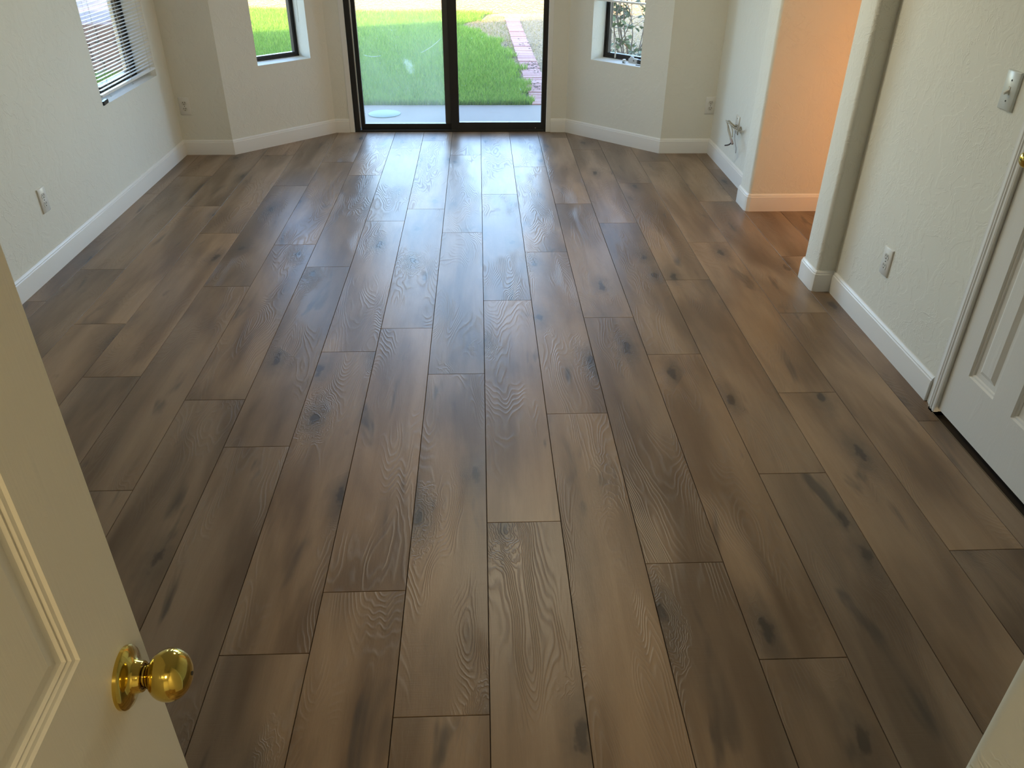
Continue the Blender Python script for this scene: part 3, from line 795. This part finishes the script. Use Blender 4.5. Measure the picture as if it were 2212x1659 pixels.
# ---------------------------------------------------------------- panel doors
def panel_door(parent, w, h, th, rects, mat, prof, name='door_leaf', rev=False):
    """local x 0..w, front face at y=0 looking to -y, back at y=th; prof = [(inset, depth)...]"""
    xs = sorted(set([0, w] + [r[0] for r in rects] + [r[1] for r in rects])); zs = sorted(set([0, h] + [r[2] for r in rects] + [r[3] for r in rects]))
    mb = MB()
    def inrect(xa, xb, za, zb): return any(r[0] - 1e-6 <= xa and xb <= r[1] + 1e-6 and r[2] - 1e-6 <= za and zb <= r[3] + 1e-6 for r in rects)
    for i in range(len(xs) - 1):
        for j in range(len(zs) - 1):
            if not inrect(xs[i], xs[i + 1], zs[j], zs[j + 1]):
                mb.add([(xs[i], 0, zs[j]), (xs[i + 1], 0, zs[j]), (xs[i + 1], 0, zs[j + 1]), (xs[i], 0, zs[j + 1])], [(0, 1, 2, 3)])
    mb.add([(0, 0, 0), (w, 0, 0), (w, 0, h), (0, 0, h), (0, th, 0), (w, th, 0), (w, th, h), (0, th, h)], [(0, 4, 5, 1), (1, 5, 6, 2), (2, 6, 7, 3), (3, 7, 4, 0), (4, 7, 6, 5)])
    for x0, x1, z0, z1 in rects:
        rr = [(x0, x1, z0, z1, 0)] + [(x0 + i, x1 - i, z0 + i, z1 - i, d) for i, d in prof[:-1]]
        for a, b in zip(rr[:-1], rr[1:]):
            va = [(a[0], a[4], a[2]), (a[1], a[4], a[2]), (a[1], a[4], a[3]), (a[0], a[4], a[3])]
            vb = [(b[0], b[4], b[2]), (b[1], b[4], b[2]), (b[1], b[4], b[3]), (b[0], b[4], b[3])]
            mb.add(va + vb, [(k, (k + 1) % 4, 4 + (k + 1) % 4, 4 + k) for k in range(4)])
    leaf = mb.build(name, mat, parent)
    for x0, x1, z0, z1 in rects:
        i0, d0 = prof[-2]; i1, d1 = prof[-1]
        a = [(x0 + i0, d0, z0 + i0), (x1 - i0, d0, z0 + i0), (x1 - i0, d0, z1 - i0), (x0 + i0, d0, z1 - i0)]
        b = [(x0 + i1, d1, z0 + i1), (x1 - i1, d1, z0 + i1), (x1 - i1, d1, z1 - i1), (x0 + i1, d1, z1 - i1)]
        MB().add(a + b, [(k, (k + 1) % 4, 4 + (k + 1) % 4, 4 + k) for k in range(4)] + [(4, 5, 6, 7)]).build('panel', mat, parent)
    return leaf
def knob_set(parent, x, z, sgn=-1, s=1.0, pin=True, y0=0.0):
    """along local y; sgn -1 = out of the front face"""
    def P(pr): return [(r * s, y0 + sgn * h * s) for r, h in pr]
    def fin(mb, nm, mat): o = mb.build(nm, mat, parent); shade_auto(o, 35); return o
    k = fin(MB().lathe(P([(0.0005, .0), (.0308, .0), (.0308, .0035), (.0295, .0050), (.0235, .0070), (.0180, .0095), (.0160, .0125), (.0152, .0165), (.0146, .0178), (.0122, .0178)]), 48, 'y', (x, 0, z), caps=False), 'rosette', M_BRASS)
    fin(MB().lathe(P([(.0118, .010), (.0118, .0172)]), 32, 'y', (x, 0, z)), 'neck_recess', M_BRASS2)
    fin(MB().lathe(P([(.0102, .012), (.0102, .0205), (.0120, .0220)]), 40, 'y', (x, 0, z), caps=False), 'neck', M_BRASS)
    pr = []
    R = 0.0256; cy = 0.0430
    for i in range(21):
        a = PI * i / 20; t = -math.cos(a)
        rr = R * math.sin(a) ** 0.92
        pr.append((max(rr, 0.0004) if i not in (0,) else 0.0115, cy + t * (0.0215 if t < 0 else 0.0205)))
    pr[0] = (0.0112, cy - 0.0218)
    pr = [p for i, p in enumerate(pr) if i == 0 or p[0] > 0.0112 or i > 10]
    fin(MB().lathe(P(pr), 48, 'y', (x, 0, z)), 'knob', M_BRASS)
    if pin: fin(MB().lathe(P([(.0021, cy + .0200), (.0021, cy + .0212)]), 12, 'y', (x, 0, z)), 'pin_hole', M_SLOT)

# foreground door: hinge end towards the viewer's back, free edge into the room
dd_ = Vector((-0.0445, 1.0)).normalized()
W2 = 0.76
hx, hy = -0.3562 - dd_.x * W2, 0.5623 - dd_.y * W2
# front face looks to +x : local x runs along dd_, local -y must be the normal to the right
d2 = empty('door_2', (hx, hy, 0.012), math.atan2(dd_.y, dd_.x), 'open cream panel door with brass knob in the left foreground', 'door', kind='structure')
PROF_D = [(0.0015, 0.0030), (0.0055, 0.0035), (0.0070, 0.0062), (0.0105, 0.0048), (0.0125, 0.0074), (0.0180, 0.0080), (0.034, 0.0030)]
def six(w, st, cs, zr):
    c = (w - 2 * st - cs) / 2; cols = [(st, st + c), (w - st - c, w - st)]
    return [(a, b, z0, z1) for a, b in cols for z0, z1 in zr]
r6 = six(W2, 0.099, 0.10, [(0.212, 0.785), (0.988, 1.55), (1.67, 1.91)])
panel_door(d2, W2, 2.015, 0.035, r6, M_DOOR, PROF_D)
knob_set(d2, W2 - 0.0495, 0.912 - 0.012)
knob_set(d2, W2 - 0.0495, 0.900, +1, 1.0, False, 0.035)
MB().box(W2 - .001, W2 + .0006, .006, .029, .872, .928).build('latch_plate', M_BRASS, d2)
for z in (0.2, 1.0, 1.8): MB().lathe([(.006, -.04), (.006, .04)], 12, 'z', (-.004, .040, z)).build('hinge', M_BRASS, d2)

# closet door in the right wall: local x runs from far (2.268) to near (1.70)
W3 = 0.566
d3 = empty('door_3', (1.6165, 2.2685, 0.017), -PI / 2, 'closed white panel door with brass knob in the right wall', 'door', kind='structure')
r6b = six(W3, 0.090, 0.098, [(0.190, 0.765), (0.960, 1.55), (1.67, 1.91)])
PROF_C = [(0.004, 0.0065), (0.010, 0.0075), (0.013, 0.0125), (0.030, 0.0135), (0.046, 0.0045)]
panel_door(d3, W3, 2.015, 0.035, r6b, M_CLOSET, PROF_C)
knob_set(d3, 0.0600, 0.905, -1, 0.96)
# casing, moulded
CP = [(0.0, 0.0), (0.0, 0.0155), (0.006, 0.0175), (0.012, 0.0175), (0.015, 0.0135), (0.020, 0.0135), (0.023, 0.0165), (0.027, 0.0165), (0.030, 0.0125), (0.034, 0.0125), (0.037, 0.0145), (0.041, 0.0145), (0.046, 0.0095), (0.060, 0.0065), (0.067, 0.0065), (0.067, 0.0)]
def casing(name, label, pts):
    vs = []; n = len(CP)
    for p in pts: vs += p
    fs = []
    for q in range(len(pts) - 1): fs += [(q * n + k, q * n + (k + 1) % n, q * n + n + (k + 1) % n, q * n + n + k) for k in range(n)]
    fs += [tuple(range(n)), tuple(reversed(range((len(pts) - 1) * n, len(pts) * n)))]
    tag(link_mesh(name, vs, fs, M_TRIM), label, 'door casing', kind='structure')
ci, co_, ct = 2.2725, 1.6975, 2.035
# outer side (c=0.067) is thin; room side profile from the door edge outwards
casing('trim_4', 'moulded white casing around the closed panel door', [
    [(1.621 - d, ci + c, 0.0) for c, d in CP], [(1.621 - d, ci + c, ct + c) for c, d in CP],
    [(1.621 - d, co_ - c, ct + c) for c, d in CP], [(1.621 - d, co_ - c, 0.0) for c, d in CP]])
tag(MB().box(1.6015, 1.76, 1.695, 2.275, -0.035, -0.016).build('trim_5', simple('door_gap_shade', (0.03, 0.020, 0.012), 0.8), None), 'floor edge under the closed panel door, gap shade in its colour', 'threshold', kind='structure')  # near-black colour stands in for the shade under the door
MB_ = MB().box(1.5985, 1.6015, 1.70, 2.272, -0.010, 0.0008).build('trim_6', simple('floor_edge_strip', (0.16, 0.12, 0.07), 0.4)); tag(MB_, 'thin floor edge strip in front of the panel door', 'threshold strip', kind='structure')

# ---------------------------------------------------------------- ceiling lamps and added fill light
def ceiling_lamp(loc, label, energy, col, size=0.16, em=6):
    e = empty('ceiling_lamp', loc, 0, label, 'ceiling lamp', 'flush ceiling lamps')
    MB().lathe([(size + .02, 0), (size + .02, -.02), (size, -.03)], 32).build('base', M_PLASTIC, e)
    MB().lathe([(size, -.02), (size * .93, -.05), (size * .6, -.08), (.01, -.09)], 32).build('glass_shade', emissive('lamp_glass', col, em), e, True)
    light('lamp_light', 'AREA', (0, 0, -.10), energy, col, (0, 0, 0), size * 2, None, e)
ceiling_lamp((0.20, 3.75, H_CEIL), 'flush ceiling lamp added as fill in the middle of the room', 22, (1.0, 0.88, 0.62))  # fill lamp added to brighten the room walls
ceiling_lamp((0.1, -1.1, H_CEIL), 'flush ceiling lamp in the hall behind the viewer', 22, (1.0, 0.79, 0.46))
# added amber fill for the passage wall; the window frame around it is made up
light('passage_fill_light', 'AREA', (2.55, 3.485, 0.80), 16, (1.0, 0.36, 0.075), (PI / 2, 0, PI), 0.72, 1.2)
we = empty('passage_fill_frame', (2.55, 3.452, 0.80), PI / 2, 'made-up frame around the fill light of the side passage', 'window', kind='structure')
mb = MB()
for a_, b_, c_, d_ in ((-.40, -.36, -.64, .64), (.36, .40, -.64, .64), (-.36, .36, -.64, -.60), (-.36, .36, .60, .64)): mb.box(0, .03, a_, b_, c_, d_)
mb.build('window_frame', M_BRONZE, we)

# ---------------------------------------------------------------- outside
tag(MB().box(-14, 14, -10, -6, -0.07, -0.05).box(-30, 30, 6.0, 60, -0.10, -0.035).box(-30, -2.2, -10, 6.0, -.10, -.035).box(4.6, 30, -10, 6, -.10, -.035).build('ground', M_GRAVEL), 'sunlit tan gravel yard beyond the lawn', 'gravel yard', kind='structure')
tag(MB().prism([(-4.6, 6.0), (5.5, 6.0), (5.5, 7.078), (-4.6, 7.078)], -0.09, -0.005).build('patio', M_PATIO), 'pale concrete patio strip outside the sliding door', 'patio', kind='structure')
edge = [(.455, 7.085), (.435, 7.6), (.425, 8.2), (.36, 9.5), (.25, 10.4), (.02, 11.2), (-.22, 11.65), (-.22, 12.1), (.05, 12.6), (.14, 13.2), (-.6, 13.35), (-1.7, 13.25), (-3.5, 13.6), (-9, 13.9), (-9, 7.085)]
jit = random.Random(3)
tag(MB().prism(edge, -0.06, -0.012).build('lawn_bed', M_LAWN), 'soil bed under the green lawn', 'lawn bed', kind='structure')
tag(MB().prism([(-.3, 7.083), (3.6, 7.083), (3.6, 13.0), (-.8, 13.3), (-.3, 11)], -0.055, -0.018).build('dry_verge', M_DIRT), 'dry straw-coloured verge either side of the brick strip', 'verge', kind='structure')

tag(MB().prism([(-7, 13.95), (-7, 13.7), (-3.5, 13.5), (-1.7, 13.18), (-.6, 13.25), (.1, 13.15), (.3, 13.3), (-.6, 13.6), (-3.5, 13.85)], -.05, -.010).build('soil_edge', simple('red_soil', (0.34, 0.13, 0.05), 0.95)), 'reddish bare soil band along the far lawn edge', 'soil band', kind='structure')
def in_poly(x, y, P):
    c = np.zeros(len(x), bool); n = len(P); j = n - 1
    for i in range(n):
        xi, yi = P[i]; xj, yj = P[j]
        c ^= ((yi > y) != (yj > y)) & (x < (xj - xi) * (y - yi) / (yj - yi + 1e-12) + xi); j = i
    return c
def blades(name, label, xs, ys, rng, hmin, hmax, wd, cols, z0):
    n = len(xs); h = rng.uniform(hmin, hmax, n); a = rng.uniform(0, 2 * PI, n); ln = rng.uniform(.1, .9, n) * h; la = rng.uniform(0, 2 * PI, n)
    dx, dy = np.cos(a) * wd * .5, np.sin(a) * wd * .5; lx, ly = np.cos(la) * ln, np.sin(la) * ln
    V = np.zeros((n, 5, 3))
    V[:, 0] = np.stack([xs - dx, ys - dy, np.full(n, z0)], 1); V[:, 1] = np.stack([xs + dx, ys + dy, np.full(n, z0)], 1)
    V[:, 2] = np.stack([xs + dx * .7 + lx * .35, ys + dy * .7 + ly * .35, z0 + h * .6], 1); V[:, 3] = np.stack([xs - dx * .7 + lx * .35, ys - dy * .7 + ly * .35, z0 + h * .6], 1)
    V[:, 4] = np.stack([xs + lx, ys + ly, z0 + h], 1)
    me = bpy.data.meshes.new(name); me.vertices.add(n * 5); me.vertices.foreach_set('co', V.ravel())
    base = (np.arange(n) * 5)[:, None]
    loops = np.concatenate([base + np.array([[0, 1, 2, 3]]), base + np.array([[3, 2, 4]])], 1).ravel()
    me.loops.add(n * 7); me.loops.foreach_set('vertex_index', loops.astype(np.int32)); me.polygons.add(n * 2)
    st = (np.arange(n) * 7)[:, None] + np.array([[0, 4]]); me.polygons.foreach_set('loop_start', st.ravel().astype(np.int32))
    me.update(calc_edges=True)
    ca = me.color_attributes.new('tone', 'FLOAT_COLOR', 'POINT')
    k = rng.integers(0, len(cols), n); c = np.array(cols)[k] * rng.uniform(.75, 1.25, (n, 1))
    cc = np.ones((n, 5, 4)); cc[:, :, :3] = c[:, None, :]; ca.data.foreach_set('color', cc.ravel())
    me.materials.append(M_GRASS)
    o = bpy.data.objects.new(name, me); C.objects.link(o); return tag(o, label, 'grass', kind='stuff')
rng = np.random.default_rng(5)
G = [(.165, .30, .035), (.20, .345, .045), (.135, .25, .03), (.25, .36, .06)]
S = [(.34, .26, .11), (.26, .22, .08), (.16, .20, .05), (.38, .30, .15)]
n = 190000
xs = rng.uniform(-5.2, .5, n); ys = 7.085 + (rng.uniform(0, 1, n) ** 1.35) * 6.6
wv = .06 * np.sin(ys * 7) + .05 * np.sin(ys * 17 + 1)
k = in_poly(xs + wv * (xs > -.6), ys, edge)
blades('lawn_grass', 'bright green lawn grass beyond the patio', xs[k], ys[k], rng, .035, .075, .006, G, -.012)
n = 26000
xs = rng.uniform(-.9, .52, n); ys = rng.uniform(7.09, 12.9, n); k = (~in_poly(xs - .05, ys, edge) | (rng.uniform(0, 1, n) < .10)) & (xs < .452 - (ys - 7.09) * .0125) & (rng.uniform(0, 1, n) < .55)
blades('verge_grass', 'sparse dry grass between lawn and brick strip', xs[k], ys[k], rng, .012, .035, .005, S, -.018)
n = 16000
xs = rng.uniform(.60, 3.4, n); ys = rng.uniform(7.09, 12.9, n); k = (xs > .665 - (ys - 7.09) * .0125)
blades('straw_grass', 'short straw grass right of the brick strip', xs[k], ys[k], rng, .008, .026, .005, [S[0], S[3], S[1]], -.018)

# gravel stones and fallen leaf litter
def pebbles(name, label, pts, rmin, rmax, mat, rng, flat=.6):
    n = len(pts); t = np.array([(1, 0, 0), (-1, 0, 0), (0, 1, 0), (0, -1, 0), (0, 0, 1), (0, 0, -1)], float)
    F = np.array([(0, 2, 4), (2, 1, 4), (1, 3, 4), (3, 0, 4), (2, 0, 5), (1, 2, 5), (3, 1, 5), (0, 3, 5)])
    r = rng.uniform(rmin, rmax, (n, 1, 1)); V = t[None] * r * rng.uniform(.6, 1.3, (n, 6, 3)); V[:, :, 2] *= flat; V += np.array(pts)[:, None, :]
    fs = (np.arange(n)[:, None, None] * 6 + F[None]).reshape(-1, 3)
    return tag(link_mesh(name, V.reshape(-1, 3), [tuple(int(i) for i in f) for f in fs], mat), label, 'gravel' if 'gravel' in name else 'leaf litter', kind='stuff')
pts = [(x, y, -.03) for x, y in zip(rng.uniform(-6, 4, 7000), 13.2 + rng.uniform(0, 1, 7000) ** 1.2 * 4.5)]
pebbles('gravel_stones', 'loose stones on the sunlit gravel', pts, .008, .028, M_STONE, rng)
pts = [(x, y, .002) for x, y in [(rng.normal(.55, .09), c + rng.normal(0, .12)) for c in (7.75, 7.9, 8.7, 8.85, 9.0, 10.3) for _ in range(26)]]
pts += [(rng.uniform(.1, .45), rng.uniform(7.1, 7.5), -.004) for _ in range(120)] + [(rng.uniform(.3, .42), rng.uniform(7.5, 10.5), -.002) for _ in range(160)]
pebbles('leaf_litter', 'dark leaf litter scattered over the brick strip', pts, .005, .016, simple('leaf_litter_brown', (0.10, 0.07, 0.05), 0.9), rng, .35)

# brick strip
bp = empty('brick_strip', (0, 0, 0), 0, 'straight strip of pink bricks crossing the yard', 'brick edging')
MB().prism([(.455, 7.085), (.655, 7.085), (.585, 12.6), (.385, 12.6)], -.06, -.012).build('joint_soil', M_MORTAR, bp)
bme = bpy.data.meshes.new('brick'); t_ = MB().bbox(-.1, .1, -.045, .045, -.05, 0, .003, 'z'); bme.from_pydata(t_.v, [], t_.f); bme.update(); bme.materials.append(M_BRICK)
for i in range(56):
    y = 7.135 + i * .0977; o = bpy.data.objects.new('brick', bme); C.objects.link(o); o.parent = bp
    o.location = (.552 - (y - 7.09) * .0128 + random.uniform(-.004, .004), y, random.uniform(-.004, .003)); o.rotation_euler = (random.uniform(-.01, .01), random.uniform(-.01, .01), random.uniform(-.02, .02))
# flat round disc in pale blue on the patio
o = MB().lathe([(0.128, -.0045), (0.134, -.001), (0.128, .002), (0.02, .0035)], 40, 'z').build('pale_disc', simple('pale_blue_disc', (0.15, 0.225, 0.26), 0.6), None, True, (-0.793, 6.757, -.0005)); tag(o, 'round pale blue disc lying on the concrete patio behind the dusty pane', 'lid')

# raised block planter seen through the slats
pb = empty('block_planter', (-5.0, 9.7, 0), 0, 'low mauve block planter beyond the left window', 'planter')
bm2 = bpy.data.meshes.new('block'); t_ = MB().bbox(-.195, .195, -.095, .095, 0, .155, .006, 'z'); bm2.from_pydata(t_.v, [], t_.f); bm2.update(); bm2.materials.append(M_BLOCK)
for r in range(3):
    for i in range(8):
        o = bpy.data.objects.new('block', bm2); C.objects.link(o); o.parent = pb; o.location = (-1.5 + i * .4 - (r % 2) * .1 + .2, -1.2, -.03 + r * .165)
    for i in range(6):
        o = bpy.data.objects.new('block', bm2); C.objects.link(o); o.parent = pb; o.location = (1.4, -.95 + i * .4 + (r % 2) * .1 + .1, -.03 + r * .165); o.rotation_euler = (0, 0, PI / 2)
MB().box(-1.7, 1.3, -1.1, 1.3, -.03, .40).build('soil_fill', simple('planter_soil', (0.15, 0.115, 0.11), 0.9), pb)

# shrub outside the right narrow window
sh = empty('shrub', (1.34, 7.55, -.02), 0, 'twiggy leafy shrub just outside the right narrow window', 'shrub')
rs = random.Random(11); tips = []
for b in range(15):
    a = rs.uniform(0, 2 * PI); sp = rs.uniform(.15, .5); hgt = rs.uniform(1.0, 1.75)
    p = [(rs.uniform(-.22, .22), rs.uniform(-.15, .15), 0)]
    for q in range(1, 6):
        t = q / 5; p.append((p[0][0] + math.cos(a) * sp * t ** 1.2 + rs.uniform(-.05, .05), math.sin(a) * sp * t ** 1.2 * .7 + rs.uniform(-.05, .05), hgt * t))
    MB().tube(p, [.006, .005, .004, .003, .002], 6, 4).build('branch', M_BARK, sh, True)
    for q in range(1, 6):
        for _ in range(3):
            v = Vector(p[q]); e_ = v + Vector((rs.uniform(-.2, .2), rs.uniform(-.16, .16), rs.uniform(0, .16)))
            tips.append((v, e_))
low = [q_ for q_ in tips if .10 < q_[0].z < 1.0 and -.45 < q_[0].x < .35]
mb = MB()
for v, e_ in tips: mb.tube([v, (v + e_) / 2 + Vector((0, 0, .015)), e_], .0018, 4, 2)
o = mb.build('twigs', M_BARK, sh); o['kind'] = 'stuff'
lv = [(0, 0, 0), (.012, -.010, .003), (.013, -.024, .003), (.010, -.038, 0), (0, -.055, -.004), (-.010, -.038, 0), (-.013, -.024, .003), (-.012, -.010, .003), (0, -.024, -.002)]
lf_ = [(8, 0, 1), (8, 1, 2), (8, 2, 3), (8, 3, 4), (8, 4, 5), (8, 5, 6), (8, 6, 7), (8, 7, 0)]
lmes = []
for mt in (M_LEAF, M_LEAF2):
    me = bpy.data.meshes.new('leaf'); me.from_pydata(lv, [], lf_); me.update(); me.materials.append(mt); lmes.append(me)
for i in range(292):
    v, e_ = low[rs.randrange(len(low))]; t = rs.uniform(.2, 1.05); q = v.lerp(e_, t)
    dry = i % 40 == 7
    o = bpy.data.objects.new('leaf', lmes[1 if dry else 0]); C.objects.link(o); o.parent = sh
    if dry: o['label'] = 'dry orange leaf'
    o.location = q; s = rs.uniform(.9, 1.5); o.scale = (s * 1.25, s, s); o.rotation_euler = (rs.uniform(-.9, .9), rs.uniform(-.7, .7), rs.uniform(0, 2 * PI))

# roof: low gable whose raking edge throws the slanted shade line over the lawn
def rz_(x): return 3.28 + .25 * (x + .2)
mb = MB()
for xa, xb, f in ((-4.4, 2.8, rz_), (2.8, 9.0, lambda x: rz_(2.8) - .25 * (x - 2.8))):
    vs = [(xa, -9, f(xa)), (xb, -9, f(xb)), (xb, 6.72, f(xb)), (xa, 6.72, f(xa))]
    mb.add(vs + [(x, y, z + .12) for x, y, z in vs], [(3, 2, 1, 0), (4, 5, 6, 7), (0, 1, 5, 4), (1, 2, 6, 5), (2, 3, 7, 6), (3, 0, 4, 7)])
tag(mb.build('roof', M_ROOF), 'low tiled gable roof over the house', 'roof', kind='structure')

tag(MB().box(-9.5, -4.6, -4.0, 3.0, -.05, 5.25).build('shade_block', M_STUCCO), 'unseen tall stucco block added to shade the planter', 'shade block', kind='structure')  # added out of view to keep the sun off the planter

# portals
portal((-0.23, 6.30, 1.03), 1.42, 1.95, PI)
for (p, a) in ((pL + dL * .211 + Vector((-dL.y, dL.x)) * .14, angL + PI), (pR + dR * .211 + Vector((-dR.y, dR.x)) * .14, angR + PI)):
    portal((p.x, p.y, 1.25), 0.40, 1.38, a)
portal((-2.16, 4.94, 1.25), 0.82, 1.36, -PI / 2)
